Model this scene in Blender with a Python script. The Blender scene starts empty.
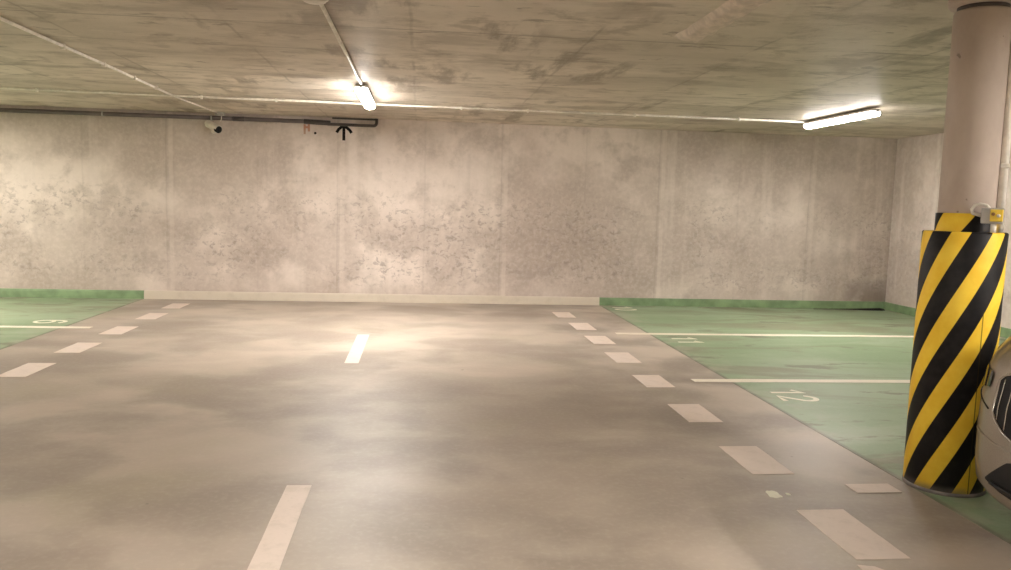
import bpy, bmesh, math, random
from mathutils import Vector, Matrix, noise
random.seed(7)
PI = math.pi
C = bpy.context.scene.collection
# ---------------------------------------------------------------- room numbers (metres)
H = 2.668            # ceiling
D = 12.006           # back wall
XR = 7.357           # right wall
XL = -9.0            # left wall
YB = -9.0            # wall behind
GR, GL = 2.734, -3.915   # edges of the green bays
EYE = 1.5

# ================================================================ mesh helpers
class MB:
    def __init__(s): s.v = []; s.f = []; s.sm = []
    def add(s, vs, fs, smooth=False):
        o = len(s.v); s.v += [tuple(v) for v in vs]
        s.f += [tuple(i + o for i in f) for f in fs]; s.sm += [smooth] * len(fs)
        return s
    def box(s, a, b):
        x0, y0, z0 = a; x1, y1, z1 = b
        return s.add([(x0,y0,z0),(x1,y0,z0),(x1,y1,z0),(x0,y1,z0),(x0,y0,z1),(x1,y0,z1),(x1,y1,z1),(x0,y1,z1)],
              [(0,3,2,1),(4,5,6,7),(0,1,5,4),(1,2,6,5),(2,3,7,6),(3,0,4,7)])
    def tube(s, pts, r, n=10, caps=True):
        pts = [Vector(p) for p in pts]; rs = r if isinstance(r, (list, tuple)) else [r] * len(pts)
        vs = []; fs = []; ref = None
        for i, p in enumerate(pts):
            t = (pts[min(i+1, len(pts)-1)] - pts[max(i-1, 0)]).normalized()
            if ref is None:
                ref = Vector((0,0,1)) if abs(t.z) < .9 else Vector((1,0,0))
            a = (ref - t * ref.dot(t)).normalized(); ref = a; b = t.cross(a)
            for k in range(n):
                g = 2 * PI * k / n; vs.append(p + (a * math.cos(g) + b * math.sin(g)) * rs[i])
        for i in range(len(pts) - 1):
            for k in range(n):
                fs.append((i*n+k, i*n+(k+1) % n, (i+1)*n+(k+1) % n, (i+1)*n+k))
        s.add(vs, fs, True)
        if caps:
            o = len(s.v) - len(vs)
            s.f.append(tuple(o + k for k in range(n))[::-1]); s.sm.append(False)
            s.f.append(tuple(o + (len(pts)-1)*n + k for k in range(n))); s.sm.append(False)
        return s
    def lathe(s, prof, n=48, M=None, close=False):
        vs = []; fs = []
        for r, z in prof:
            for k in range(n):
                g = 2 * PI * k / n; v = Vector((r * math.cos(g), r * math.sin(g), z))
                vs.append(M @ v if M else v)
        m = len(prof)
        for i in range(m if close else m - 1):
            j = (i + 1) % m
            for k in range(n): fs.append((i*n+k, i*n+(k+1) % n, j*n+(k+1) % n, j*n+k))
        return s.add(vs, fs, True)
    def prism(s, poly, z0, z1):
        n = len(poly); vs = [(x, y, z0) for x, y in poly] + [(x, y, z1) for x, y in poly]
        return s.add(vs, [tuple(range(n))[::-1], tuple(range(n, 2*n))] + [(i, (i+1) % n, n+(i+1) % n, n+i) for i in range(n)])
    def xf(s, M):
        s.v = [tuple(M @ Vector(v)) for v in s.v]; return s

def obj(name, mb, mat, parent=None, bevel=0, auto=None):
    me = bpy.data.meshes.new(name); me.from_pydata(mb.v, [], mb.f); me.update()
    for p, sm in zip(me.polygons, mb.sm): p.use_smooth = sm
    bm = bmesh.new(); bm.from_mesh(me); bmesh.ops.recalc_face_normals(bm, faces=bm.faces); bm.to_mesh(me); bm.free()
    me.materials.append(mat)
    o = bpy.data.objects.new(name, me); C.objects.link(o)
    if parent is not None: o.parent = parent
    if bevel:
        b = o.modifiers.new('bevel', 'BEVEL'); b.width = bevel; b.segments = 3; b.limit_method = 'ANGLE'
        for p in me.polygons: p.use_smooth = True
        e = o.modifiers.new('wn', 'WEIGHTED_NORMAL')
    return o
def tag(o, label, cat, group=None, kind=None):
    o['label'] = label; o['category'] = cat
    if group: o['group'] = group
    if kind: o['kind'] = kind
    return o
def thing(name, label, cat, loc=(0,0,0), rotz=0, group=None):
    o = bpy.data.objects.new(name, None); C.objects.link(o); o.empty_display_size = .1
    o.location = loc; o.rotation_euler = (0, 0, rotz)
    return tag(o, label, cat, group, 'thing')
def struct(name, mb, mat, bevel=0):
    o = obj(name, mb, mat, None, bevel); o['kind'] = 'structure'; return o

# ================================================================ node helpers
class NT:
    def __init__(s, name):
        s.m = bpy.data.materials.new(name); s.m.use_nodes = True; s.t = s.m.node_tree; s.n = s.t.nodes; s.n.clear()
        s.out = s.n.new('ShaderNodeOutputMaterial'); s.b = s.n.new('ShaderNodeBsdfPrincipled')
        s.l(s.b.outputs[0], s.out.inputs[0])
        s.co = s.n.new('ShaderNodeTexCoord').outputs['Object']
        sp = s.n.new('ShaderNodeSeparateXYZ'); s.l(s.co, sp.inputs[0]); s.x, s.y, s.z = sp.outputs
    def l(s, a, b): s.t.links.new(a, b)
    def put(s, v, sock):
        if hasattr(v, 'is_output'): s.l(v, sock)
        else: sock.default_value = v
    def math(s, op, a, b=0.0, c=None, clamp=False):
        n = s.n.new('ShaderNodeMath'); n.operation = op; n.use_clamp = clamp
        s.put(a, n.inputs[0]); s.put(b, n.inputs[1])
        if c is not None: s.put(c, n.inputs[2])
        return n.outputs[0]
    def noise(s, scale, detail=5, rough=.55, stretch=(1,1,1), off=(0,0,0), dist=0):
        mp = s.n.new('ShaderNodeMapping'); mp.inputs['Scale'].default_value = stretch; mp.inputs['Location'].default_value = off
        s.l(s.co, mp.inputs[0]); n = s.n.new('ShaderNodeTexNoise'); s.l(mp.outputs[0], n.inputs['Vector'])
        n.inputs['Scale'].default_value = scale; n.inputs['Detail'].default_value = detail
        n.inputs['Roughness'].default_value = rough; n.inputs['Distortion'].default_value = dist
        return n.outputs['Fac']
    def step(s, v, a, b):                       # smooth 0..1 as v goes a..b
        n = s.n.new('ShaderNodeMapRange'); n.interpolation_type = 'SMOOTHSTEP'; s.put(v, n.inputs[0])
        if a < b: n.inputs[1].default_value = a; n.inputs[2].default_value = b
        else:
            n.inputs[1].default_value = b; n.inputs[2].default_value = a
            n.inputs[3].default_value = 1; n.inputs[4].default_value = 0
        return n.outputs[0]
    def mix(s, f, a, b, mode='MIX'):
        n = s.n.new('ShaderNodeMix'); n.data_type = 'RGBA'; n.blend_type = mode
        s.put(f, n.inputs[0]); s.put(a if hasattr(a, 'is_output') else (*a, 1), n.inputs[6])
        s.put(b if hasattr(b, 'is_output') else (*b, 1), n.inputs[7]); return n.outputs[2]
    def mul(s, a, b): return s.math('MULTIPLY', a, b)
    def bump(s, h, strength=.2, dist=.01):
        n = s.n.new('ShaderNodeBump'); n.inputs['Strength'].default_value = strength; n.inputs['Distance'].default_value = dist
        s.l(h, n.inputs['Height']); s.l(n.outputs[0], s.b.inputs['Normal'])
    def set(s, col=None, rough=.7, metal=0, spec=.5):
        if col is not None: s.put(col if hasattr(col, 'is_output') else (*col, 1), s.b.inputs['Base Color'])
        s.put(rough, s.b.inputs['Roughness']); s.b.inputs['Metallic'].default_value = metal
        s.b.inputs['Specular IOR Level'].default_value = spec
        return s.m
def plain(name, col, rough=.5, metal=0, spec=.5, var=.12, scale=14):
    t = NT(name); f = t.noise(scale, 4)
    c = t.mix(t.step(f, .3, .7), tuple(x * (1 - var) for x in col), tuple(min(1, x * (1 + var)) for x in col))
    return t.set(c, rough, metal, spec)
def emit(name, col, strength):
    t = NT(name); t.set((.9, .9, .88), .4)
    t.b.inputs['Emission Color'].default_value = (*col, 1); t.b.inputs['Emission Strength'].default_value = strength
    g = t.n.new('ShaderNodeNewGeometry'); sp = t.n.new('ShaderNodeSeparateXYZ'); t.l(g.outputs['Normal'], sp.inputs[0])
    dn = t.math('MAXIMUM', t.mul(sp.outputs[2], -1), 0)          # the light board faces down, the sides of the tray glow less
    t.put(t.math('ADD', t.mul(t.math('POWER', dn, 1.4), strength), 4.2), t.b.inputs['Emission Strength'])
    return t.m

# ================================================================ materials
def concrete_wall(name, axis='x', joint_off=3.53, tint=(1,1,1), stains=1.0):
    t = NT(name); a = t.x if axis == 'x' else t.y
    T = lambda c: tuple(min(.9, c[i] * tint[i] * (1.30, 1.32, 1.42)[i]) for i in range(3))
    big = t.noise(.55, 6, .6, off=(3.1, 1.7, 4.2)); mid = t.noise(2.3, 7, .62, off=(.4, 0, 9)); fine = t.noise(16, 5, .6)
    streak = t.noise(1.0, 5, .6, stretch=(3.2, 3.2, .16))
    c = t.mix(t.step(big, .38, .62), T((.37, .31, .25)), T((.56, .485, .405)))
    c = t.mix(t.mul(t.step(mid, .47, .66), .62), c, T((.32, .268, .216)))
    c = t.mix(t.mul(t.step(streak, .52, .75), .30), c, T((.36, .31, .255)))
    c = t.mix(t.mul(t.step(streak, .46, .28), .35), c, T((.60, .53, .45)))
    # form panel stains: darker square patches low down
    low = t.mul(t.step(t.z, 1.55, .9), t.step(t.noise(.9, 3, .5, off=(7, 2, 1)), .44, .56))
    c = t.mix(t.mul(low, .50 * stains), c, T((.28, .228, .182)))
    # pitted dark specks in patches
    patch = t.mul(t.step(t.noise(.75, 3, .5, off=(1.2, 5, 3)), .36, .58), t.mul(t.step(t.z, .1, .45), t.step(t.z, 1.85, 1.25)))
    speck = t.step(t.noise(13, 6, .72, stretch=(.8, .8, 1), dist=.5), .52, .60)
    c = t.mix(t.mul(t.mul(speck, patch), .62 * stains), c, T((.22, .182, .15)))
    speck2 = t.step(t.noise(21, 4, .6, off=(5, 5, 5)), .665, .73)
    c = t.mix(t.mul(speck2, .35), c, T((.22, .19, .16)))
    c = t.mix(t.mul(t.step(fine, .4, .7), .18), c, T((.66, .58, .5)))
    if axis == 'x':                              # damp foot of the wall in the far corner, and streaks darker towards it
        c = t.mix(t.mul(t.mul(t.step(a, 6.55, 6.95), t.step(t.z, .60, .12)), t.mul(t.step(t.noise(2.2, 4, off=(6, 6, 6)), .2, .5), .9)), c, T((.13, .10, .08)))
        c = t.mix(t.mul(t.mul(t.step(a, 5.2, 7.2), t.step(streak, .40, .62)), .35), c, T((.26, .215, .175)))
    c = t.mix(t.mul(t.step(t.math('ADD', t.z, t.mul(mid, .4)), .62, .22), .30), c, T((.33, .27, .21)))  # darker towards the floor
    # upright formwork joints, pale with a thin shaded edge
    u = t.math('ADD', t.math('DIVIDE', t.math('ADD', a, joint_off), 2.394), .5)
    d = t.math('MULTIPLY', t.math('SUBTRACT', t.math('FRACT', u), .5), 2.394)
    d = t.math('ADD', d, t.mul(t.math('SUBTRACT', t.noise(3.0, 2), .5), .03))
    fade = t.math('ADD', t.mul(t.step(t.noise(1.1, 2, off=(0, 9, 0)), .4, .6), .5), .5)
    ad = t.math('ABSOLUTE', d)
    c = t.mix(t.mul(t.mul(t.step(ad, .040, .020), .26), fade), c, T((.60, .535, .45)))
    e = t.math('ABSOLUTE', t.math('ADD', d, .065))
    c = t.mix(t.mul(t.mul(t.step(e, .018, .004), .26), fade), c, T((.22, .185, .15)))
    e2 = t.math('ABSOLUTE', t.math('SUBTRACT', ad, 1.197))          # faint mid panel seam
    c = t.mix(t.mul(t.step(e2, .02, .004), .12), c, T((.25, .21, .17)))
    h = t.math('ADD', t.mul(fine, .5), t.math('SUBTRACT', t.mul(t.step(ad, .05, .03), .8), t.mul(t.mul(speck, patch), .8)))
    t.bump(h, .25, .008)
    return t.set(c, .85, 0, .25)
def concrete_ceiling():
    t = NT('ceiling concrete')
    big = t.noise(.45, 5, .6, stretch=(.8, 1.2, 1), off=(2, 4, 0)); st = t.noise(1.3, 7, .66, stretch=(.6, 1.5, 1), off=(1, 3, 2), dist=.6)
    fine = t.noise(22, 5, .6); mid = t.noise(2.6, 8, .70, stretch=(.8, 1.2, 1), off=(6, 2, 0), dist=.3)
    c = t.mix(t.step(big, .34, .66), (.55, .486, .402), (.77, .695, .595))
    c = t.mix(t.mul(t.step(st, .50, .66), .55), c, (.30, .25, .19))
    c = t.mix(t.mul(t.step(st, .46, .32), .45), c, (.80, .72, .61))
    c = t.mix(t.mul(t.step(mid, .50, .64), .62), c, (.31, .262, .20))
    # brown stains running along the depth, and dark smears across the boards
    br = t.mul(t.step(t.noise(.9, 6, .62, stretch=(2.4, .5, 1), off=(4, 8, 0)), .545, .64), t.step(t.noise(.8, 2, off=(8, 1, 0)), .42, .58))
    c = t.mix(t.mul(br, .70), c, (.185, .145, .10))
    sm = t.step(t.noise(2.8, 6, .66, stretch=(.9, 2.0, 1), off=(3, 0, 7), dist=.4), .60, .68)
    c = t.mix(t.mul(sm, .62), c, (.17, .135, .10))
    # panel seams across and along
    wob = t.mul(t.math('SUBTRACT', t.noise(1.7, 3), .5), .06)
    for (src, off, per, w, k, o2) in ((t.y, -6.62 % 2.42, 2.42, .020, .50, 3), (t.y, -5.72 % 2.42, 2.42, .020, .55, 5), (t.x, -2.42 % 1.25, 1.25, .018, .36, 11)):
        brk = t.step(t.noise(1.1, 3, off=(o2, 3, 0)), .42, .56)
        u = t.math('ADD', t.math('DIVIDE', t.math('ADD', t.math('ADD', src, wob), off), per), .5)
        d = t.math('ABSOLUTE', t.math('MULTIPLY', t.math('SUBTRACT', t.math('FRACT', u), .5), per))
        c = t.mix(t.mul(t.mul(t.step(d, w, .004), k), brk), c, (.12, .095, .065))
        c = t.mix(t.mul(t.mul(t.step(d, .16, .0), .28), t.step(mid, .42, .58)), c, (.25, .205, .15))
    # each board its own tone
    cell = t.math('ADD', t.math('FLOOR', t.math('DIVIDE', t.math('ADD', t.x, 20 - 2.42 % 1.25), 1.25)), t.mul(t.math('FLOOR', t.math('DIVIDE', t.math('ADD', t.y, 24.2 - 6.62 % 2.42), 2.42)), 7.3))
    wn = t.n.new('ShaderNodeTexWhiteNoise'); wn.noise_dimensions = '1D'; t.l(cell, wn.inputs['W'])
    c = t.mix(t.mul(wn.outputs[0], .24), c, (.34, .285, .22))
    c = t.mix(t.mul(t.step(fine, .5, .75), .15), c, (.72, .64, .54))
    t.bump(t.math('ADD', fine, t.mul(st, 2.5)), .35, .008)
    return t.set(c, .52, 0, .42)
def floor_paint():
    t = NT('aisle floor coating')
    big = t.noise(.42, 4, .55, off=(5, 2.2, 0)); mid = t.noise(.95, 5, .52, stretch=(.9, 1, 1), off=(1, 1, 0), dist=.3); fine = t.noise(30, 5, .6)
    sw = t.noise(1.2, 4, .5, stretch=(.75, 1.0, 1), off=(9, 3, 0), dist=.3)
    c = t.mix(t.step(big, .36, .64), (.33, .278, .226), (.43, .368, .306))
    c = t.mix(t.mul(t.step(mid, .43, .60), .66), c, (.235, .198, .163))
    c = t.mix(t.mul(t.step(sw, .46, .66), .52), c, (.25, .203, .166))
    c = t.mix(t.mul(t.step(sw, .48, .28), .42), c, (.52, .45, .375))
    c = t.mix(t.mul(t.step(t.noise(.7, 3, off=(2, 7, 0)), .55, .7), .25), c, (.34, .31, .20))
    # worn pale strip along the right bay edge
    c = t.mix(t.mul(t.mul(t.step(t.x, 2.05, 2.5), t.step(mid, .62, .42)), .45), c, (.56, .475, .39))
    sp = t.step(t.noise(9, 3, .5, off=(4, 4, 0)), .74, .78)
    c = t.mix(t.mul(sp, .5), c, (.12, .1, .08))
    c = t.mix(t.mul(t.step(fine, .45, .7), .12), c, (.58, .51, .43))
    t.bump(t.math('ADD', t.mul(fine, .4), mid), .06, .006)
    r = t.math('ADD', t.mul(mid, .25), .36)
    return t.set(c, r, 0, .42)
def green_paint(name, edge, sign):
    t = NT(name)
    big = t.noise(.6, 4, .55, off=(2, 6, 0)); sw = t.noise(.9, 6, .62, stretch=(.45, 1.5, 1), off=(3, 1.4, 0), dist=1.0); fine = t.noise(30, 4)
    c = t.mix(t.step(big, .35, .65), (.20, .285, .160), (.278, .362, .230))
    c = t.mix(t.mul(t.step(sw, .50, .64), .72), c, (.205, .200, .130))
    c = t.mix(t.mul(t.step(sw, .44, .28), .45), c, (.33, .39, .275))
    dark = t.mul(t.step(t.noise(1.8, 6, .65, stretch=(.6, 1.3, 1), off=(8, 0, 0)), .575, .65), .65)
    c = t.mix(dark, c, (.125, .108, .07))
    # dirt by the wall foot
    c = t.mix(t.mul(t.step(t.y, 11.35, 11.95), t.mul(t.step(t.noise(1.6, 4, off=(1, 1, 5)), .42, .6), .7)), c, (.13, .115, .07))
    d = t.math('MULTIPLY', t.math('SUBTRACT', t.x, edge), sign)        # distance into the bay
    c = t.mix(t.mul(t.step(d, .045, .005), .75), c, (.13, .125, .09))
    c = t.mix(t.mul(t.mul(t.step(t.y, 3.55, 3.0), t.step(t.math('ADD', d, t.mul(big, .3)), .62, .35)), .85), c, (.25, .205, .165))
    c = t.mix(t.mul(t.mul(t.step(d, .5, .0), t.step(t.noise(3, 5), .45, .6)), .35), c, (.42, .39, .31))
    c = t.mix(t.mul(t.step(fine, .5, .75), .12), c, (.45, .5, .38))
    t.bump(fine, .06, .004)
    return t.set(c, t.math('ADD', t.mul(sw, .3), .36), 0, .42)
def road_white(name, base, wear=.35):
    t = NT(name); w = t.noise(7, 6, .65); f = t.noise(34, 4)
    c = t.mix(t.mul(t.step(w, .46, .72), wear), base, (.42, .36, .29))
    c = t.mix(t.mul(t.step(f, .55, .72), .25), c, (.50, .43, .35))
    return t.set(c, .55, 0, .35)
def stripes(name, slope, z0, th0, period, duty, yaw, seam=None):
    t = NT(name)
    cs, sn = math.cos(yaw), math.sin(yaw)        # facing direction towards the aisle
    fr = t.math('ADD', t.mul(t.x, -sn), t.mul(t.y, -cs)); rt = t.math('ADD', t.mul(t.x, cs), t.mul(t.y, -sn))
    th = t.mul(t.math('ARCTAN2', rt, fr), 180 / PI)
    ph = t.math('DIVIDE', t.math('SUBTRACT', t.math('SUBTRACT', th, th0), t.mul(t.math('SUBTRACT', t.z, z0), slope)), period)
    fr_ = t.math('FRACT', t.math('ADD', ph, 40))
    y = t.mul(t.step(fr_, 0, .012), t.step(fr_, duty + .012, duty))
    wear = t.noise(9, 5, .6)
    yel = t.mix(t.step(wear, .35, .7), (.93, .60, .05), (1.0, .70, .075))
    blk = t.mix(t.step(wear, .4, .7), (.010, .009, .010), (.022, .020, .020))
    c = t.mix(y, blk, yel)
    dirt = t.mul(t.step(t.math('ADD', t.z, t.mul(t.noise(8, 4), .06)), .095, .03), .75)
    c = t.mix(dirt, c, (.22, .19, .17))
    if seam is not None:
        c = t.mix(t.mul(t.step(t.math('ABSOLUTE', t.math('SUBTRACT', th, seam)), 1.1, .5), t.mul(t.step(t.z, 1.02, 1.0), .75)), c, (.05, .035, .01))
    return t.set(c, t.math('ADD', t.mul(wear, .2), .42), 0, .18)
def round_concrete():
    t = NT('column concrete')
    m = t.noise(2.2, 6, .6, stretch=(1, 1, .5)); f = t.noise(26, 5); s = t.step(t.noise(16, 3, .5, off=(3, 3, 3)), .70, .745)
    c = t.mix(t.step(m, .35, .68), (.44, .36, .31), (.56, .475, .415))
    c = t.mix(t.mul(t.step(f, .45, .7), .2), c, (.52, .45, .39))
    c = t.mix(t.mul(s, .6), c, (.14, .11, .09))
    t.bump(f, .1, .004)
    return t.set(c, .7, 0, .3)

M_wall = concrete_wall('back wall concrete')
M_wallr = concrete_wall('right wall concrete', 'y', 1.0, (1.16, 1.16, 1.18), .4)
M_wallo = concrete_wall('side wall concrete', 'y', 0.3)
M_ceil = concrete_ceiling(); M_floor = floor_paint()
M_gr = green_paint('green bay coating', GR, 1); M_gl = green_paint('green bay coating left', GL, -1)
M_dash = road_white('dash paint', (.68, .58, .51)); M_line = road_white('bay line paint', (.76, .70, .59), .15)
M_num = road_white('number paint', (.78, .76, .62), .2)
M_kerb = road_white('cream kerb paint', (.58, .515, .425), .3)
M_kgreen = plain('green kerb paint', (.185, .275, .14), .6, var=.2, scale=5)
M_white = plain('white plastic', (.72, .67, .60), .4)
M_cond = plain('white conduit', (.88, .83, .75), .4)
M_grey = plain('grey plastic', (.40, .38, .36), .5)
M_lampbody = plain('lamp housing grey', (.55, .51, .47), .5)
M_pipe = plain('dark grey pipe', (.115, .093, .085), .45, var=.25, scale=3)
M_pipe2 = plain('darker pipe fitting', (.075, .060, .056), .5)
M_black = plain('black plastic', (.010, .009, .009), .6, 0, .2)
M_spray = plain('black spray paint', (.014, .013, .013), .9, spec=.1)
M_red = road_white('faded red paint', (.50, .24, .16), .7)
M_col = round_concrete()
YAW = math.atan2(2.937, 4.10)
M_str = stripes('black and yellow stripes', 139, 1.375, -22.5, 55.5, .465, YAW, 35)
M_str2 = stripes('black and yellow wide stripes', 280, 1.515, -47, 130, .51, YAW)
M_led = emit('lamp diffuser', (1.0, .935, .87), 370); M_led2 = emit('right lamp diffuser', (1.0, .925, .87), 175)
M_yellow = plain('yellow plastic', (.85, .60, .06), .4)

# ================================================================ the setting
t_ = .2
struct('floor', MB().box((XL, YB, -t_), (XR, D, 0)), M_floor)
struct('ceiling', MB().box((XL - t_, YB - t_, H), (XR + t_, D + t_, H + t_)), M_ceil)
struct('wall_back', MB().box((XL - t_, D, -t_), (XR + t_, D + t_, H)), M_wall)
struct('wall_right', MB().box((XR, YB - t_, -t_), (XR + t_, D, H)), M_wallr)
struct('wall_left', MB().box((XL - t_, YB - t_, -t_), (XL, D, H)), M_wallo)
struct('wall_front', MB().box((XL, YB - t_, -t_), (XR, YB, H)), M_wallo)
struct('floor_right', MB().box((GR, YB, 0), (XR, D, .002)), M_gr)
struct('floor_left', MB().box((XL, YB, 0), (GL, D, .002)), M_gl)
kh, kt = .118, .035
def kerb(name, x0, x1, mat, h=kh):
    mb = MB(); prof = [(0, 0), (-kt - .008, 0), (-kt, h * .8), (-kt + .008, h), (0, h)]
    n = len(prof); vs = [(x, D + p[0], p[1]) for x in (x0, x1) for p in prof]
    mb.add(vs, [tuple(range(n)), tuple(range(n, 2*n))] + [(i, (i+1) % n, n + (i+1) % n, n + i) for i in range(n)])
    struct(name, mb, mat)
kerb('baseboard_left', XL, GL, M_kgreen); kerb('baseboard_middle', GL, GR, M_kerb); kerb('baseboard_back', GR, XR - .043, M_kgreen)
struct('baseboard_right', MB().box((XR - .038, 2, 0), (XR, D, .118)), M_kgreen)
# rough raised concrete rib on the ceiling
mb = MB(); nx, ny = 9, 60; vs = []
for j in range(ny + 1):
    for i in range(nx + 1):
        u = i / nx; y = 3.6 + (5.52 - 3.6) * j / ny
        x = 1.70 + .19 * u + .012 * noise.noise((u * 3, y * 6, 1))
        prof = math.sin(PI * min(1, max(0, u))) ** .35 * min(1, (ny - j) / 3)
        vs.append((x, y, H - .001 - .048 * prof * (1 + .45 * noise.noise((u * 5, y * 9, 3)))))
mb.add(vs, [(j*(nx+1)+i, j*(nx+1)+i+1, (j+1)*(nx+1)+i+1, (j+1)*(nx+1)+i) for j in range(ny) for i in range(nx)], True)
M_rib = plain('rough rib concrete', (.66, .58, .50), .8, var=.14, scale=14)
struct('trim_1', mb, M_rib)

# ================================================================ floor markings
def quad(x0, x1, y0, y1, z0=.0005, z1=.003, skew=0):
    cx, cy = (x0 + x1) / 2, y0
    loc = (cx, cy, 0); w = (x1 - x0) / 2; L = y1 - y0
    mb = MB(); n = 14; l = []; r = []
    for i in range(n + 1):
        y = L * i / n; j = lambda s: .004 * noise.noise((x0 * 9 + s, (cy + y) * 11, s))
        l.append((-w + j(0), y)); r.append((w + j(5), y))
    mb.prism(r + l[::-1], z0, z1); return mb, loc
def floor_mark(name, x0, x1, y0, y1, mat, label, cat, group, z0=.0005, z1=.003):
    mb, loc = quad(x0, x1, y0, y1, z0, z1); o = obj(name, mb, mat); o.location = loc
    return tag(o, label, cat, group, 'thing')
ordn = ['nearest the back wall', 'second from the back wall', 'third from the back wall', 'fourth from the back wall', 'fifth from the back wall']
rd = [(11.12, 10.58), (10.11, 9.54), (9.10, 8.56), (8.06, 7.52), (6.96, 6.48), (5.91, 5.40), (4.83, 4.30), (3.76, 3.19)]
rl = [f'small pale dash in the right row of the aisle, {ordn[0]}', f'pale dash in the right row, {ordn[1]}',
      f'pale dash in the right row, {ordn[2]}', f'pale dash in the right row, {ordn[3]}', f'pale dash in the right row, {ordn[4]}',
      'pale dash in the right row, sixth from the back wall, left of bay 12',
      'pale dash in the right row, just behind the white paint blots',
      'largest pale dash of the right row, nearest the viewer, in front of the striped pillar']
for (a, b), lb in zip(rd, rl):
    floor_mark('lane_dash', 1.9125 - (.05 if a > 11 else 0), 2.1614 - (.05 if a > 11 else 0), b, a, M_dash, lb, 'floor marking', 'dashes along the right side of the aisle')
ld = [(11.50, 10.98), (10.53, 10.0), (9.43, 8.89), (8.37, 7.83), (7.34, 6.78)]
ll = ['small pale dash in the left row of the aisle, nearest the back wall'] + [f'pale dash in the left row of the aisle, {q}' for q in ordn[1:4]] + ['largest pale dash of the left row, farthest from the back wall, at the photo edge']
for (a, b), lb in zip(ld, ll):
    floor_mark('lane_dash', -3.38, -3.1495, b, a, M_dash, lb, 'floor marking', 'dashes along the left side of the aisle')
floor_mark('centre_line', -.67, -.543, 7.42, 9.02, M_dash, 'short pale stripe in the middle of the aisle, below the ceiling lamp', 'floor marking', 'stripes down the middle of the aisle')
floor_mark('centre_line', -.67, -.543, 1.9, 4.19, M_dash, 'long pale stripe in the middle of the aisle, running off nearest the viewer', 'floor marking', 'stripes down the middle of the aisle')
pm = MB().prism([(0, 0), (.07, -.02), (.17, -.16), (.17, -.45), (0, -.45)], .0005, .003)
o = obj('lane_dash', pm, M_dash); o.location = (1.885, 3.14, 0); tag(o, 'scrap of pale paint just below the largest right row dash', 'floor marking', None, 'thing')
bl = 'parking bay line'
floor_mark('bay_line', 2.335, 7.28, 9.225, 9.34, M_line, 'long cream line between the right bays numbered 10 and 11', bl, 'lines between the green bays', .002, .0045)
floor_mark('bay_line', 2.40, 7.28, 6.685, 6.80, M_line, 'long cream line between the right bays numbered 11 and 12', bl, 'lines between the green bays', .002, .0045)
floor_mark('bay_line', 2.365, 2.62, 3.985, 4.12, M_dash, 'short faded line stub at the foot of the striped pillar', bl, 'lines between the green bays', .002, .0045)
floor_mark('bay_line', -8.8, -3.62, 9.26, 9.375, M_line, 'long cream line across the left green bays below the number 9', bl, 'lines between the green bays', .002, .0045)

def ribbon(pts, w, z0, z1, mb):
    P = [Vector((p[0], p[1])) for p in pts]; l = []; r = []
    for i, p in enumerate(P):
        t = (P[min(i+1, len(P)-1)] - P[max(i-1, 0)]).normalized(); n = Vector((-t.y, t.x)) * w / 2
        l.append(p + n); r.append(p - n)
    for i in range(len(P) - 1):
        mb.prism([tuple(l[i]), tuple(r[i]), tuple(r[i+1]), tuple(l[i+1])], z0, z1)
    return mb
def arc(cx, cy, rx, ry, a0, a1, n=18):
    return [(cx + rx * math.cos(math.radians(a0 + (a1 - a0) * i / n)), cy + ry * math.sin(math.radians(a0 + (a1 - a0) * i / n))) for i in range(n + 1)]
# digits drawn in a box 0..w by 0..h, read with +y up
def digit(ch, w, h):
    if ch == '1': return [[(.0, h * .74), (w * .55, h), (w * .55, 0)]]
    if ch == '2': return [arc(w/2, h * .70, w/2, h * .30, 165, -25) + [(0, 0), (w, 0)]]
    if ch == '0': return [arc(w/2, h/2, w/2, h/2, 90, 450, 28)]
    if ch == '9': return [arc(w/2, h * .70, w/2, h * .30, 0, 360, 26), [(w, h * .70)] + arc(w/2, h * .34, w/2, h * .34, 0, -140, 14)]
def bay_number(txt, loc, rot, label, w=.135, h=.29, gap=.075, sw=.044):
    t = thing('bay_number', label, 'bay number', loc, rot, 'numbers painted in the bays')
    for i, ch in enumerate(txt):
        mb = MB()
        for k, st in enumerate(digit(ch, w, h)):
            ribbon([(x + i * (w + gap), y) for x, y in st], sw, .0021, .0045 + .0003 * k, mb)
        obj('digit', mb, M_num, t)
bay_number('12', (2.915, 6.385, 0), -PI / 2, 'cream number 12 painted on the green bay nearest the striped pillar', w=.16, h=.285, gap=.05)
bay_number('11', (2.915, 9.03, 0), -PI / 2, 'cream number 11 painted on the middle right green bay', w=.14, gap=.09)
bay_number('10', (2.88, 11.80, 0), -PI / 2, 'faint cream number 10 painted on the right green bay by the back wall', w=.15)
bay_number('9', (-4.06, 9.615, 0), PI / 2, 'cream number 9 painted on the left green bay', w=.20, h=.32)

# paint blots
def blot(cx, cy, rx, ry, seed, mb):
    pts = [(cx + rx * math.cos(a) * (1 + .35 * noise.noise((math.cos(a) * 1.5, math.sin(a) * 1.5, seed))), cy + ry * math.sin(a) * (1 + .35 * noise.noise((math.cos(a) * 1.5, math.sin(a) * 1.5, seed + 4)))) for a in [2 * PI * i / 20 for i in range(20)]]
    mb.prism(pts, .0005, .002)
for (x, y, rx, ry, lb) in ((1.895, 3.985, .038, .055, 'larger white paint blot on the aisle floor left of the line stub'), (1.975, 3.985, .012, .02, 'tiny white paint blot on the floor beside the larger blot')):
    mb = MB(); blot(0, 0, rx, ry, x * 7, mb); o = obj('paint_blot', mb, M_num); o.location = (x, y, 0); tag(o, lb, 'paint blot', 'paint blots on the aisle floor', 'thing')
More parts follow.
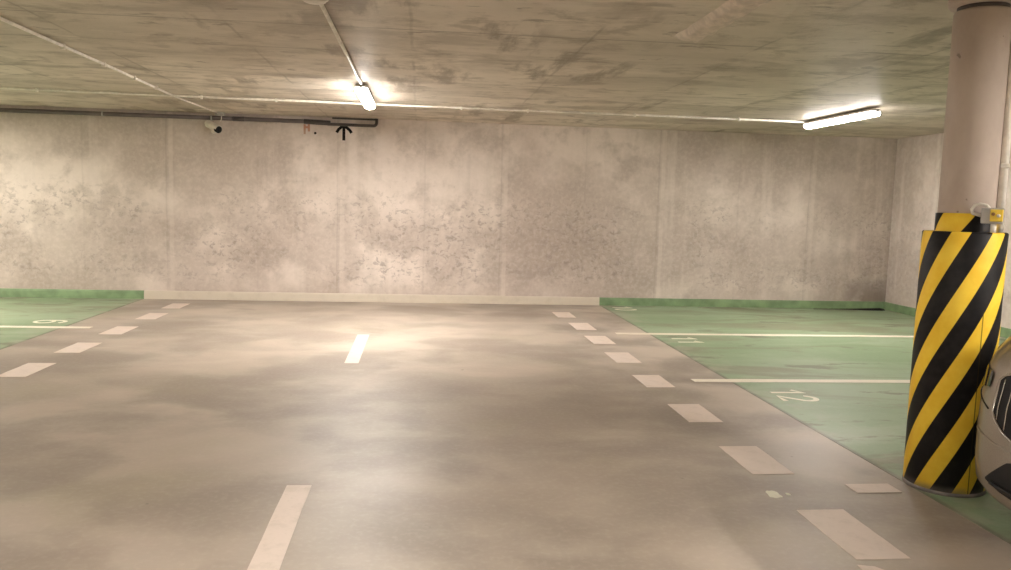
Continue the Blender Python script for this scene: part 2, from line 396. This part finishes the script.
# dark strip lying along the kerb in the far corner
mb = MB(); vs = []; n = 16
for i in range(n + 1):
    u = i / n; wd = .012 + .06 * u ** 1.6; hh = .006 + .034 * u ** 2
    if i == n: wd *= .5; hh *= .5
    vs += [(u * 1.15, -wd + .02 * math.sin(u * 5), 0), (u * 1.15, .01 * math.sin(u * 5), hh), (u * 1.15, wd * .6, 0)]
mb.add(vs, [(3*i, 3*i+1, 3*i+4, 3*i+3) for i in range(n)] + [(3*i+1, 3*i+2, 3*i+5, 3*i+4) for i in range(n)] + [(3*n, 3*n+1, 3*n+2), (0, 2, 1)] + [(3*i, 3*i+3, 3*i+5, 3*i+2) for i in range(n)], True)
o = obj('kerb_strip', mb, M_black); o.location = (6.10, 11.865, .002); tag(o, 'black strip lying against the green kerb in the far right corner', 'debris', None, 'thing')

# ================================================================ ceiling conduits
def conduit(label, pts, r, clips, clip_dir):
    base = Vector(pts[0]); base.z = H
    o = obj('conduit', MB().tube([Vector(p) - base for p in pts], r, 10), M_cond); o.location = base
    tag(o, label, 'conduit', 'white conduits on the ceiling', 'thing')
    for c in clips:
        p = Vector(c) - base; a = .011 if clip_dir == 'x' else .018; b = .018 if clip_dir == 'x' else .011
        obj('clip', MB().box((p.x - a, p.y - b, -.045), (p.x + a, p.y + b, -.001)), M_cond, o, .004)
zc = H - .019
conduit('long white conduit crossing the ceiling parallel to the back wall', [(XL + .05, 9.84, zc), (-4.8, 9.88, zc), (-2.4, 9.97, zc), (0, 10.02, zc), (4.94, 10.06, zc)], .0135,
        [(x, 9.88 + min(.15, max(-.04, (x + 4.8) * .035)), H) for x in (-6.3, -4.37, -2.57, -1.72, .48, 1.30, 2.65, 4.0)], 'x')
conduit('white conduit running along the left ceiling towards the security camera', [(-2.81, 2.2, zc), (-2.85, 8, zc), (-2.895, 9.9, zc)], .0125,
        [(-2.81 - .007 * (y - 2.2), y, H) for y in (4.6, 6.9, 7.75, 8.55, 9.25)], 'y')
conduit('thin end piece of white conduit between long conduit and camera junction box', [(-2.895, 9.99, zc), (-2.83, 11.785, zc)], .010, [], 'y')
conduit('white conduit in the middle of the ceiling joining round detector and lamp', [(-.605, 5.015, zc), (-.605, 8.28, zc)], .0135, [], 'y')

# round detector
t = thing('smoke_detector', 'round white detector on the ceiling at the top edge of the photo', 'detector', (-.63, 4.93, H))
obj('base', MB().lathe([(0, 0), (.080, 0), (.082, -.014), (.076, -.02), (0, -.02)], 40), M_white, t)
obj('cover', MB().lathe([(.068, -.02), (.064, -.030), (.045, -.037), (0, -.039)], 40), M_white, t)

# linear lamps
def lamp(label, x, y0, y1, group, led):
    L = y1 - y0; t = thing('ceiling_lamp', label, 'lamp', (x, y0, H), 0, group)
    hw = .062
    def capsule(w, z0, z1, inset):
        pts = []
        for a in range(0, 181, 12): pts.append((w * math.cos(math.radians(a)), L - w * .6 + w * .6 * math.sin(math.radians(a))))
        for a in range(180, 361, 12): pts.append((w * math.cos(math.radians(a)), w * .6 + w * .6 * math.sin(math.radians(a))))
        return pts
    mb = MB(); mb.prism(capsule(hw, 0, 0, 0), -.050, -.026); obj('housing', mb, M_lampbody, t, .006)
    # rounded diffuser tray
    rings = [(hw + .002, -.048), (hw + .003, -.070), (hw - .006, -.086), (hw - .017, -.098), (hw - .036, -.103)]
    vs = []; fs = []; n = None
    for w, z in rings:
        p = capsule(hw, 0, 0, 0); n = len(p); s = w / hw
        for (px, py) in p:
            cy = min(max(py, hw * .6), L - hw * .6); vs.append((px * s, cy + (py - cy) * s, z))
    for i in range(len(rings) - 1):
        for k in range(n): fs.append((i*n+k, i*n+(k+1) % n, (i+1)*n+(k+1) % n, (i+1)*n+k))
    fs.append(tuple((len(rings)-1)*n + k for k in range(n)))
    obj('diffuser', MB().add(vs, fs, True), led, t)
    for yy in (L * .2, L * .8):
        obj('bracket', MB().box((-.03, yy - .02, -.03), (.03, yy + .02, 0)), M_grey, t)
    for yy, s in ((0.006, -1), (L - .006, 1)):
        obj('cable_gland', MB().tube([(0, yy - .004 * s, -.042), (0, yy + .035 * s, -.042)], .014, 10), M_grey, t)
    return t
lamp('glowing linear lamp in the middle of the ceiling, seen end on', -.61, 8.32, 9.84, 'linear lamps on the ceiling', M_led)
lamp('glowing linear lamp on the right of the ceiling near the pillar', 4.945, 8.5, 10.1, 'linear lamps on the ceiling', M_led2)

# ================================================================ wall pipe, camera, arrow
yp = D - .055; zp = 2.592
t = thing('wall_pipe', 'dark grey pipe running along the top of the back wall, ending in an elbow', 'pipe', (-5, yp, zp))
obj('pipe_run', MB().tube([(XL + .02 + 5, 0, 0), (3.36, 0, 0)], .029, 16), M_pipe, t)
obj('coupling', MB().tube([(3.33, 0, 0), (3.70, 0, -.012)], .035, 16), M_pipe2, t)
obj('coupling', MB().tube([(2.34, 0, 0), (2.50, 0, 0)], .033, 16), M_pipe2, t)
pts = [(3.66, 0, -.026), (4.20, 0, -.028)] + [(4.31 + .045 * math.sin(a), 0, -.028 + .045 - .045 * math.cos(a)) for a in (0, .4, .8, 1.2, 1.57)] + [(4.355, 0, H - zp - .002)]
obj('elbow_pipe', MB().tube(pts, .022, 14), M_pipe2, t)
for x in (-1.0, .58, 2.05):
    obj('pipe_clamp', MB().box((x - .010, -.033, -.033), (x + .010, .05, .033)), M_grey, t, .006)
struct_strip = obj('ceiling_strip', MB().box((-.62, -.01, 0), (0, .01, .022)).xf(Matrix.Translation((-.66, D - .012, H - .024))), M_pipe2)  # thin dark strip along the ceiling line
tag(struct_strip, 'thin dark strip along the ceiling corner above the pipe end', 'strip', None, 'thing')

t = thing('security_camera', 'white bullet security camera mounted under the pipe on the back wall', 'camera', (-2.92, D, 2.465))
d = Vector((.74, -.58, -.34)).normalized()
up = (Vector((0, 0, 1)) - d * d.z).normalized(); rt = d.cross(up)
R3 = Matrix((rt, up, d)).transposed().to_4x4()
c0 = Vector((-.06, -.13, .03))
Mx = Matrix.Translation(c0) @ R3
obj('camera_body', MB().lathe([(0, -.02), (.034, -.02), (.044, -.008), (.046, .02), (.046, .19), (.044, .195), (0, .195)], 28, Mx), M_white, t)
mb = MB(); vs = []; fs = []; n = 14
for zz in (-.01, .24):
    for k in range(n + 1):
        a = PI * k / n; vs.append(Mx @ Vector((.056 * math.cos(a), .056 * math.sin(a) + .002, zz)))
    for k in range(n + 1):
        a = PI * (n - k) / n; vs.append(Mx @ Vector((.051 * math.cos(a), .051 * math.sin(a), zz)))
m = 2 * (n + 1)
fs = [(k, (k+1) % m, m + (k+1) % m, m + k) for k in range(m)] + [tuple(range(m)), tuple(range(m, 2*m))]
obj('sunshield', MB().add(vs, fs), M_white, t)
obj('lens_ring', MB().lathe([(.0, .194), (.047, .194), (.049, .205), (.049, .246), (.044, .25), (.038, .235), (0, .232)], 28, Mx), M_black, t)
obj('lens', MB().lathe([(.02, .232), (.018, .24), (.010, .246), (0, .247)], 20, Mx), plain('lens glass', (.02, .02, .03), .05), t)
obj('mount_arm', MB().tube([(-.01, -.006, -.045), (-.01, -.06, -.045), tuple(c0 + d * .07 - up * .04)], .016, 10), M_white, t)
obj('wall_plate', MB().tube([(-.01, 0, -.045), (-.01, -.014, -.045)], .045, 20), M_white, t)

t = thing('junction_box', 'small grey junction box in the ceiling corner above the security camera', 'junction box', (-2.81, D - .16, H - .001))
obj('box_body', MB().box((-.055, -.055, -.05), (.055, .055, 0)), M_grey, t, .008)
obj('cable', MB().tube([(.01, .03, -.05), (.015, .02, -.075), (.015, .01, -.10), (.0, .012, -.13)], .006, 8), M_white, t)

# black sprayed arrow and red marks on the wall
def wallmark(strokes, w):
    mb = MB()
    for i, s in enumerate(strokes): ribbon(s, w, .0005, .0015 + .0004 * i, mb)
    return mb.xf(Matrix(((1, 0, 0, 0), (0, 0, -1, 0), (0, 1, 0, 0), (0, 0, 0, 1))))
o = obj('painted_arrow', wallmark([[(0, -.13), (0, .065)], [(-.102, -.02), (-.078, .022), (-.038, .058), (.006, .074)], [(.11, -.02), (.083, .02), (.042, .054), (-.006, .074)]], .042), M_spray)
o.location = (-1.115, D, 2.475); tag(o, 'black spray painted arrow pointing up on the back wall under the pipe', 'arrow', None, 'thing')
o = obj('paint_mark', wallmark([[(-.03, -.08), (-.03, .06)], [(.03, -.04), (.028, .07)], [(-.03, .02), (.03, .02)]], .03), M_red)
o.location = (-1.64, D, 2.495); tag(o, 'faded red paint mark on the back wall below the pipe coupling', 'paint mark', None, 'thing')
mb = MB().tube([(0, -.004, 0), (0, 0, 0)], .018, 14)
o = obj('anchor_hole', mb, M_black); o.location = (-1.52, D, 2.435); tag(o, 'small dark round hole in the back wall beside the red mark', 'hole', None, 'thing')

# ================================================================ pillar with guard
PX, PY = 2.937, 4.10; RC = .137
t = thing('concrete_pillar', 'round bare concrete pillar standing in the striped guard on the right', 'pillar', (PX, PY, 0))
obj('shaft', MB().lathe([(0, 0), (RC, 0), (RC, 2.565), (RC - .006, 2.578), (0, 2.578)], 64), M_col, t)
obj('joint', MB().lathe([(0, 2.578), (RC - .014, 2.578), (RC - .014, 2.60), (0, 2.60)], 48), M_pipe2, t)
obj('capital', MB().lathe([(0, 2.60), (RC + .02, 2.60), (RC + .028, 2.612), (RC + .03, H), (0, H)], 48), M_col, t)
t = thing('pillar_guard', 'black and yellow striped guard wrapped round the pillar foot', 'pillar guard', (PX, PY, 0))
RG = .205
obj('outer_sleeve', MB().lathe([(RG, .022), (RG, 1.412), (RG - .004, 1.418), (RC + .012, 1.418), (RC + .012, .022)], 72, close=True), M_str, t)
obj('inner_sleeve', MB().lathe([(RC + .001, 1.30), (RC + .009, 1.30), (RC + .009, 1.514), (RC + .001, 1.516)], 64, close=True), M_str2, t)
M_rim = plain('scuffed dark rim', (.17, .145, .13), .6, var=.35, scale=9)
obj('base_rim', MB().lathe([(RC + .002, 0), (RG + .002, 0), (RG + .002, .014), (RG + .001, .022), (RG + .0004, .0222), (RG - .01, .0215), (RC + .002, .0215)], 72, close=True), M_rim, t)
# frame at the pillar: local x to the right seen from the aisle, local -y towards the viewer
FM = Matrix.Rotation(-YAW, 4, 'Z')
rot = -YAW
t = thing('pillar_conduit', 'white upright conduit fixed to the right side of the pillar', 'conduit', (PX, PY, 1.42), rot)
obj('pipe', MB().tube([(.157, .0, 0), (.157, .0, H - 1.42)], .021, 16), M_cond, t)
for z in (.35, .95): obj('clip', MB().box((.139, -.025, z - .012), (.181, .025, z + .012)), M_cond, t, .004)
t = thing('switch_box', 'small grey box with a yellow cover on the pillar above the striped guard', 'switch box', (PX, PY, 1.465), rot)
obj('box_body', MB().box((.068, -.185, 0), (.172, -.138, .082)), M_grey, t, .006)
obj('cover', MB().box((.108, -.194, .012), (.166, -.185, .074)), M_yellow, t, .006)
M_brown = plain('brown indicator', (.25, .12, .03), .5)
obj('indicator', MB().lathe([(0, 0), (.009, 0), (.008, .005), (0, .006)], 16, Matrix.Translation((.122, -.194, .05)) @ Matrix.Rotation(PI/2, 4, 'X')), M_brown, t)
obj('button', MB().lathe([(0, 0), (.009, 0), (.008, .006), (0, .007)], 16, Matrix.Translation((.146, -.194, .042)) @ Matrix.Rotation(PI/2, 4, 'X')), M_white, t)
cp = [(.066, -.165, .098)] + [(.045 + .032 * math.cos(a), -.165, .100 + .030 * math.sin(a)) for a in [math.radians(q) for q in range(50, 250, 18)]] + [(.06, -.165, .066)]
cp = [(.105, -.165, .078), (.09, -.165, .094), (.062, -.165, .100), (.036, -.162, .092), (.024, -.160, .072), (.030, -.158, .052), (.07, -.158, .040)]
obj('cable_loop', MB().tube(cp, .0085, 10), M_white, t)
obj('conduit_stub', MB().tube([(.128, -.165, .004), (.128, -.165, -.045)], .014, 12), M_cond, t)

# ================================================================ the parked car (nose towards the aisle)
CX, CY = 2.498, 2.85
car = thing('parked_car', 'taupe metallic car with a slatted grille parked beside the striped pillar', 'car', (CX, CY, 0))
def paint():
    t = NT('taupe car paint'); f = t.noise(300, 2)
    c = t.mix(t.step(f, .4, .6), (.20, .160, .120), (.24, .197, .152))
    t.b.inputs['Coat Weight'].default_value = .7; t.b.inputs['Coat Roughness'].default_value = .08
    return t.set(c, .42, .35, .5)
M_paint = paint(); M_chrome = plain('chrome', (.42, .40, .37), .22, 1); M_glass = plain('dark window glass', (.015, .016, .018), .06, 0, .6)
M_tyre = plain('tyre rubber', (.018, .017, .017), .8); M_rimm = plain('alloy rim', (.45, .43, .41), .3, .9); M_lens = plain('headlight lens', (.22, .22, .22), .08, .3, .8)
M_redl = plain('red tail lamp', (.35, .01, .01), .15)
LEV = [(.23, .09, .81), (.25, .03, .87), (.285, .008, .89), (.38, .0, .90), (.55, .0, .90), (.68, .008, .90), (.80, .032, .90), (.87, .062, .89), (.92, .105, .87), (.955, .17, .84)]
LF, LR_, NF, LEN = .75, .60, 2.5, 4.42
def lerp_lev(z):
    for a, b in zip(LEV, LEV[1:]):
        if z <= b[0]:
            u = (z - a[0]) / (b[0] - a[0]); u = max(0, min(1, u)); return a[1] + (b[1]-a[1])*u, a[2] + (b[2]-a[2])*u
    return LEV[-1][1:]
def front_x(y, z):
    xf, w = lerp_lev(z); u = min(.999, abs(y) / w)
    return xf + LF * (1 - (1 - u ** NF) ** (1 / NF))
def contour(xf, xr, w, lf=LF, lr=LR_, nf=NF, nr=3.2, N=40, sx=1):
    P = []
    for s in (1, -1):                     # front half (y from +w to -w), rear half back again
        for i in range(N):
            a = PI * i / N
            if s == 1:
                cx = xf + lf; cy = math.cos(a); q = abs(math.cos(a)) ** (2/nf); P.append((cx - lf * abs(math.sin(a)) ** (2/nf), w * q * (1 if cy >= 0 else -1)))
            else:
                cx = xr - lr; cy = -math.cos(a); q = abs(math.cos(a)) ** (2/nr); P.append((cx + lr * abs(math.sin(a)) ** (2/nr), w * q * (1 if cy >= 0 else -1)))
    return P
def top_z(x):
    pts = [(0, .93), (.17, .955), (.5, 1.0), (1.0, 1.05), (1.3, 1.075), (4.0, 1.10), (4.42, 1.07)]
    for a, b in zip(pts, pts[1:]):
        if x <= b[0]: return a[1] + (b[1]-a[1]) * (x-a[0]) / (b[0]-a[0])
    return 1.06
rings = []
for z, xf, w in LEV:
    c = contour(xf, LEN - xf * .7, w); k = max(0, (z - .55) / .4)
    rings.append([(x, y, z + k * k * (top_z(x) - .955)) for x, y in c])
for s, dz in ((.93, .022), (.75, .035), (.45, .045), (.08, .05)):
    c = contour(.17 + .12 * (1 - s) * 3, LEN - .12 - .36 * (1 - s), .84 * s)
    rings.append([(x, y, top_z(x) + dz) for x, y in c])
n = len(rings[0]); mb = MB(); mb.add([p for r in rings for p in r], [(i*n+k, i*n+(k+1) % n, (i+1)*n+(k+1) % n, (i+1)*n+k) for i in range(len(rings)-1) for k in range(n)], True)
mb.f.append(tuple(range(n))); mb.sm.append(False); mb.f.append(tuple((len(rings)-1)*n + k for k in range(n))); mb.sm.append(True)
body = obj('body_shell', mb, M_paint, car)
cut = MB()
WX = (.88, 3.60)
for wx in WX:
    for s in (1, -1):
        cut.lathe([(0, -.2), (.375, -.2), (.375, .3), (0, .3)], 40, Matrix.Translation((wx, s * .85, .335)) @ Matrix.Rotation(-s * PI/2, 4, 'X'))
co = obj('wheel_cutter', cut, M_black); co.location = (CX, CY, 0)
bo = body.modifiers.new('arch', 'BOOLEAN'); bo.operation = 'DIFFERENCE'; bo.object = co; bo.solver = 'EXACT'
bpy.context.view_layer.update()
dg = bpy.context.evaluated_depsgraph_get(); me2 = bpy.data.meshes.new_from_object(body.evaluated_get(dg))
body.modifiers.clear(); body.data = me2; bpy.data.objects.remove(co)
if len(body.data.materials) == 0: body.data.materials.append(M_paint)
# cabin
cl = [(1.06, 1.00, 4.30, .80), (1.12, 1.12, 4.27, .785), (1.30, 1.45, 4.14, .73), (1.48, 1.80, 3.96, .665), (1.555, 2.02, 3.84, .62), (1.595, 2.25, 3.65, .54), (1.61, 2.5, 3.4, .35)]
cr = [[(x, y, z) for x, y in contour(a, b, w, .55, .45, 3.0, 3.6, 40)] for z, a, b, w in cl]
n = len(cr[0]); cab = MB(); wins = {}
def win_of(k):
    if 10 <= k < 30: return 'windshield'
    if 50 <= k < 70: return 'rear_window'
    return None
allv = [p for r in cr for p in r]
fs = []
for i in range(len(cr) - 1):
    for k in range(n):
        f = (i*n+k, i*n+(k+1) % n, (i+1)*n+(k+1) % n, (i+1)*n+k)
        w = win_of(k) if 1 <= i <= 3 else None
        if w: wins.setdefault(w, []).append(f)
        else: fs.append(f)
cab.add(allv, fs, True); cab.f.append(tuple((len(cr)-1)*n + k for k in range(n))); cab.sm.append(True)
obj('cabin', cab, M_paint, car)
for w, f in wins.items():
    mbw = MB(); mbw.add(allv, f, True); o = obj(w, mbw, M_glass, car)
    bm = bmesh.new(); bm.from_mesh(o.data); bmesh.ops.delete(bm, geom=[v for v in bm.verts if not v.link_faces], context='VERTS'); bm.to_mesh(o.data); bm.free()
def cab_w(x, z):                           # half width of the cabin at x, z
    for a, b in zip(cl, cl[1:]):
        if z <= b[0]:
            u = (z - a[0]) / (b[0] - a[0]); xa, xb, w = [a[i] + (b[i]-a[i]) * u for i in (1, 2, 3)]
            if x < xa + .55: q = (1 - min(1, abs((xa + .55 - x) / .55)) ** 3.0) ** (1/3.0)
            elif x > xb - .45: q = (1 - min(1, abs((x - xb + .45) / .45)) ** 3.6) ** (1/3.6)
            else: q = 1
            return w * q
    return .5
for s in (1, -1):
    for x0b, x1b, x0t, x1t in ((1.52, 2.45, 2.02, 2.45), (2.52, 3.35, 2.52, 3.30), (3.42, 3.95, 3.38, 3.68)):
        mbw = MB(); vs = []; nu, nv = 8, 6
        for j in range(nv + 1):
            z = 1.13 + (1.475 - 1.13) * j / nv
            for i in range(nu + 1):
                a = x0b + (x0t - x0b) * j / nv; b = x1b + (x1t - x1b) * j / nv; x = a + (b - a) * i / nu
                vs.append((x, s * (cab_w(x, z) + .006), z))
        mbw.add(vs, [(j*(nu+1)+i, j*(nu+1)+i+1, (j+1)*(nu+1)+i+1, (j+1)*(nu+1)+i) for j in range(nv) for i in range(nu)], True)
        obj('side_window', mbw, M_glass, car)
def patch(ys, lo, hi, eps, nv=8):
    mbp = MB(); vs = []; m = nv + 1
    for y in ys:
        for j in range(m):
            z = lo(y) + (hi(y) - lo(y)) * j / nv; vs.append((front_x(y, z) - eps, y, z))
    return mbp.add(vs, [(i*m+j, i*m+j+1, (i+1)*m+j+1, (i+1)*m+j) for i in range(len(ys)-1) for j in range(nv)], True)
def pw(pts):
    def f(y):
        y = abs(y)
        for a, b in zip(pts, pts[1:]):
            if y <= b[0]: return a[1] + (b[1]-a[1]) * (y-a[0]) / (b[0]-a[0])
        return pts[-1][1]
    return f
def rng(a, b, n): return [a + (b - a) * i / n for i in range(n + 1)]
klo = pw([(.04, .60), (.07, .545), (.18, .545), (.30, .575), (.37, .61), (.405, .645)])
khi = pw([(.04, .79), (.07, .825), (.34, .822), (.375, .812), (.405, .785)])
for s in (1, -1):
    ys = [s * y for y in rng(.04, .405, 22)]
    g = obj('grille', patch(ys, klo, khi, .006), M_black, car)
    loop = [(front_x(y, klo(y)) - .008, y, klo(y)) for y in ys] + [(front_x(y, khi(y)) - .008, y, khi(y)) for y in ys[::-1]]
    loop.append(loop[0]); obj('grille_surround', MB().tube(loop, .006, 8), M_chrome, g)
    for y in rng(.085, .35, 4):
        zz = rng(klo(y) + .02, khi(y) - .02, 8)
        mbs = MB().tube([(front_x(y, z) - .016, s * y, z) for z in zz], .0035, 8)
        obj('slat', mbs, M_chrome, g)
    hy = [s * y for y in rng(.50, .84, 16)]
    hl = obj('headlight', patch(hy, pw([(.5, .735), (.7, .70), (.84, .74)]), pw([(.5, .80), (.7, .815), (.84, .82)]), .006), M_glass, car)
    for y in (.72,):
        z = .762; x = front_x(y, z)
        obj('light_lens', patch([s * q for q in rng(y - .035, y + .035, 6)], lambda q: .74, lambda q: .786, .0075), M_lens, hl)
    obj('bumper_slot', patch([s * y for y in rng(.66, .74, 4)], pw([(.66, .40), (.74, .36)]), pw([(.66, .52), (.74, .56)]), .005), M_black, car)
    # shut line from grille foot to the corner
    obj('shut_line', MB().tube([(front_x(y, z) - .001, s * y, z) for y, z in zip(rng(.47, .80, 10), rng(.64, .70, 10))], .004, 6), M_black, car)
ilo = pw([(0, .30), (.30, .312), (.43, .328)]); ihi = pw([(0, .475), (.21, .47), (.26, .455), (.43, .336)])
obj('air_intake', patch(rng(-.43, .43, 40), ilo, ihi, .005), M_black, car)
obj('intake_bar', MB().tube([(front_x(y, .335) - .012, y, .335) for y in rng(-.36, .36, 24)], .010, 8), M_black, car)
cr_pts = [(front_x(y, z) - .002, y, z) for y, z in zip(rng(.20, .60, 12), rng(.50, .52, 12))]
for s in (1, -1):
    obj('bumper_crease', MB().tube([(x, s * y, z) for x, y, z in cr_pts], .006, 8), M_paint, car)
    tl = MB(); vs = []
    for i in range(9):
        y = .45 + .40 * i / 8
        for z in (.82, .95): vs.append((LEN - .03 - .60 * (1 - (1 - min(.999, y / .90) ** 3.2) ** (1/3.2)) + .004 - (.03 if z > .9 else 0), s * y, z))
    tl.add(vs, [(2*i, 2*i+1, 2*i+3, 2*i+2) for i in range(8)], True); obj('tail_light', tl, M_redl, car)
    mm = MB().lathe([(0, -.05), (.06, -.045), (.075, 0), (.06, .05), (0, .06)], 20, Matrix.Translation((1.55, s * .93, 1.10)) @ Matrix.Rotation(PI/2, 4, 'Y') @ Matrix.Scale(1.3, 4, (0, 1, 0)))
    mo = obj('mirror', mm, M_paint, car); obj('mirror_arm', MB().tube([(1.55, s * .79, 1.07), (1.55, s * .90, 1.08)], .02, 10), M_black, mo)
    for x in (2.45, 3.30):
        obj('door_handle', MB().tube([(x - .18, s * .905, .90), (x - .15, s * .918, .90), (x - .03, s * .918, .90), (x, s * .905, .90)], .012, 8), M_paint, car)
    for wx in WX:
        Mw = Matrix.Translation((wx, s * .78, .34)) @ Matrix.Rotation(-s * PI/2, 4, 'X')
        w = obj('wheel', MB().lathe([(.22, -.10), (.31, -.11), (.338, -.08), (.34, 0), (.338, .08), (.31, .108), (.23, .10), (.22, .09)], 44, Mw, close=True), M_tyre, car)
        rm = MB().lathe([(.225, -.09), (.235, .095), (.225, .10), (.21, .085), (.205, -.09)], 44, Mw, close=True)
        rm.lathe([(0, .07), (.05, .07), (.055, .05), (.05, .03), (0, .03)], 24, Mw)
        for k in range(5):
            a = 2 * PI * k / 5; q = Mw @ Matrix.Rotation(a, 4, 'Z')
            b = MB().box((.03, -.022, .045), (.215, .022, .075)).xf(q); rm.add(b.v, b.f)
        obj('rim', rm, M_rimm, w)
        obj('brake_disc', MB().lathe([(0, -.02), (.16, -.02), (.16, .0), (0, .0)], 32, Mw), M_grey, w)

# ================================================================ light
def area(loc, power, sx=.12, sy=1.5, col=(1.0, .935, .87), up=False):
    l = bpy.data.lights.new('unseen light', 'AREA'); l.shape = 'RECTANGLE'; l.size = sx; l.size_y = sy; l.energy = power; l.color = col
    o = bpy.data.objects.new('unseen_light', l); C.objects.link(o); o.location = loc
    if up: o.rotation_euler = (PI, 0, 0)
for x, y, p in ((-.6, 1.2, 38), (-.6, -4.5, 40), (-6.6, 9.4, 62), (-6.6, 3.0, 50), (-6.6, -4, 40), (4.7, 1.9, 70), (5.0, -3.5, 40)):
    area((x, y, H - .12), p * 2.7); area((x, y, H - .14), p * .95, up=True)  # area lights out of view; the upward ones added to brighten the ceiling
w = bpy.data.worlds.new('world'); bpy.context.scene.world = w; w.use_nodes = True
w.node_tree.nodes['Background'].inputs[0].default_value = (.9, .8, .68, 1); w.node_tree.nodes['Background'].inputs[1].default_value = .05

# ================================================================ camera
F, yaw, pitch, roll = 807.01, .1074, .1004, .0275
fw = Vector((math.sin(yaw) * math.cos(pitch), math.cos(yaw) * math.cos(pitch), -math.sin(pitch)))
r0 = Vector((math.cos(yaw), -math.sin(yaw), 0)); u0 = r0.cross(fw)
r = r0 * math.cos(roll) + u0 * math.sin(roll); u = -r0 * math.sin(roll) + u0 * math.cos(roll)
cd = bpy.data.cameras.new('camera'); cam = bpy.data.objects.new('camera', cd); C.objects.link(cam)
cd.sensor_fit = 'HORIZONTAL'; cd.sensor_width = 36; cd.lens = F / 1011 * 36; cd.clip_start = .05
cam.matrix_world = Matrix(((r.x, u.x, -fw.x, 0), (r.y, u.y, -fw.y, 0), (r.z, u.z, -fw.z, EYE), (0, 0, 0, 1)))
sc = bpy.context.scene; sc.camera = cam
sc.view_settings.view_transform = 'Standard'; sc.view_settings.look = 'None'; sc.view_settings.exposure = 0.0
sc.cycles.use_denoising = True; sc.cycles.max_bounces = 10; sc.cycles.diffuse_bounces = 7
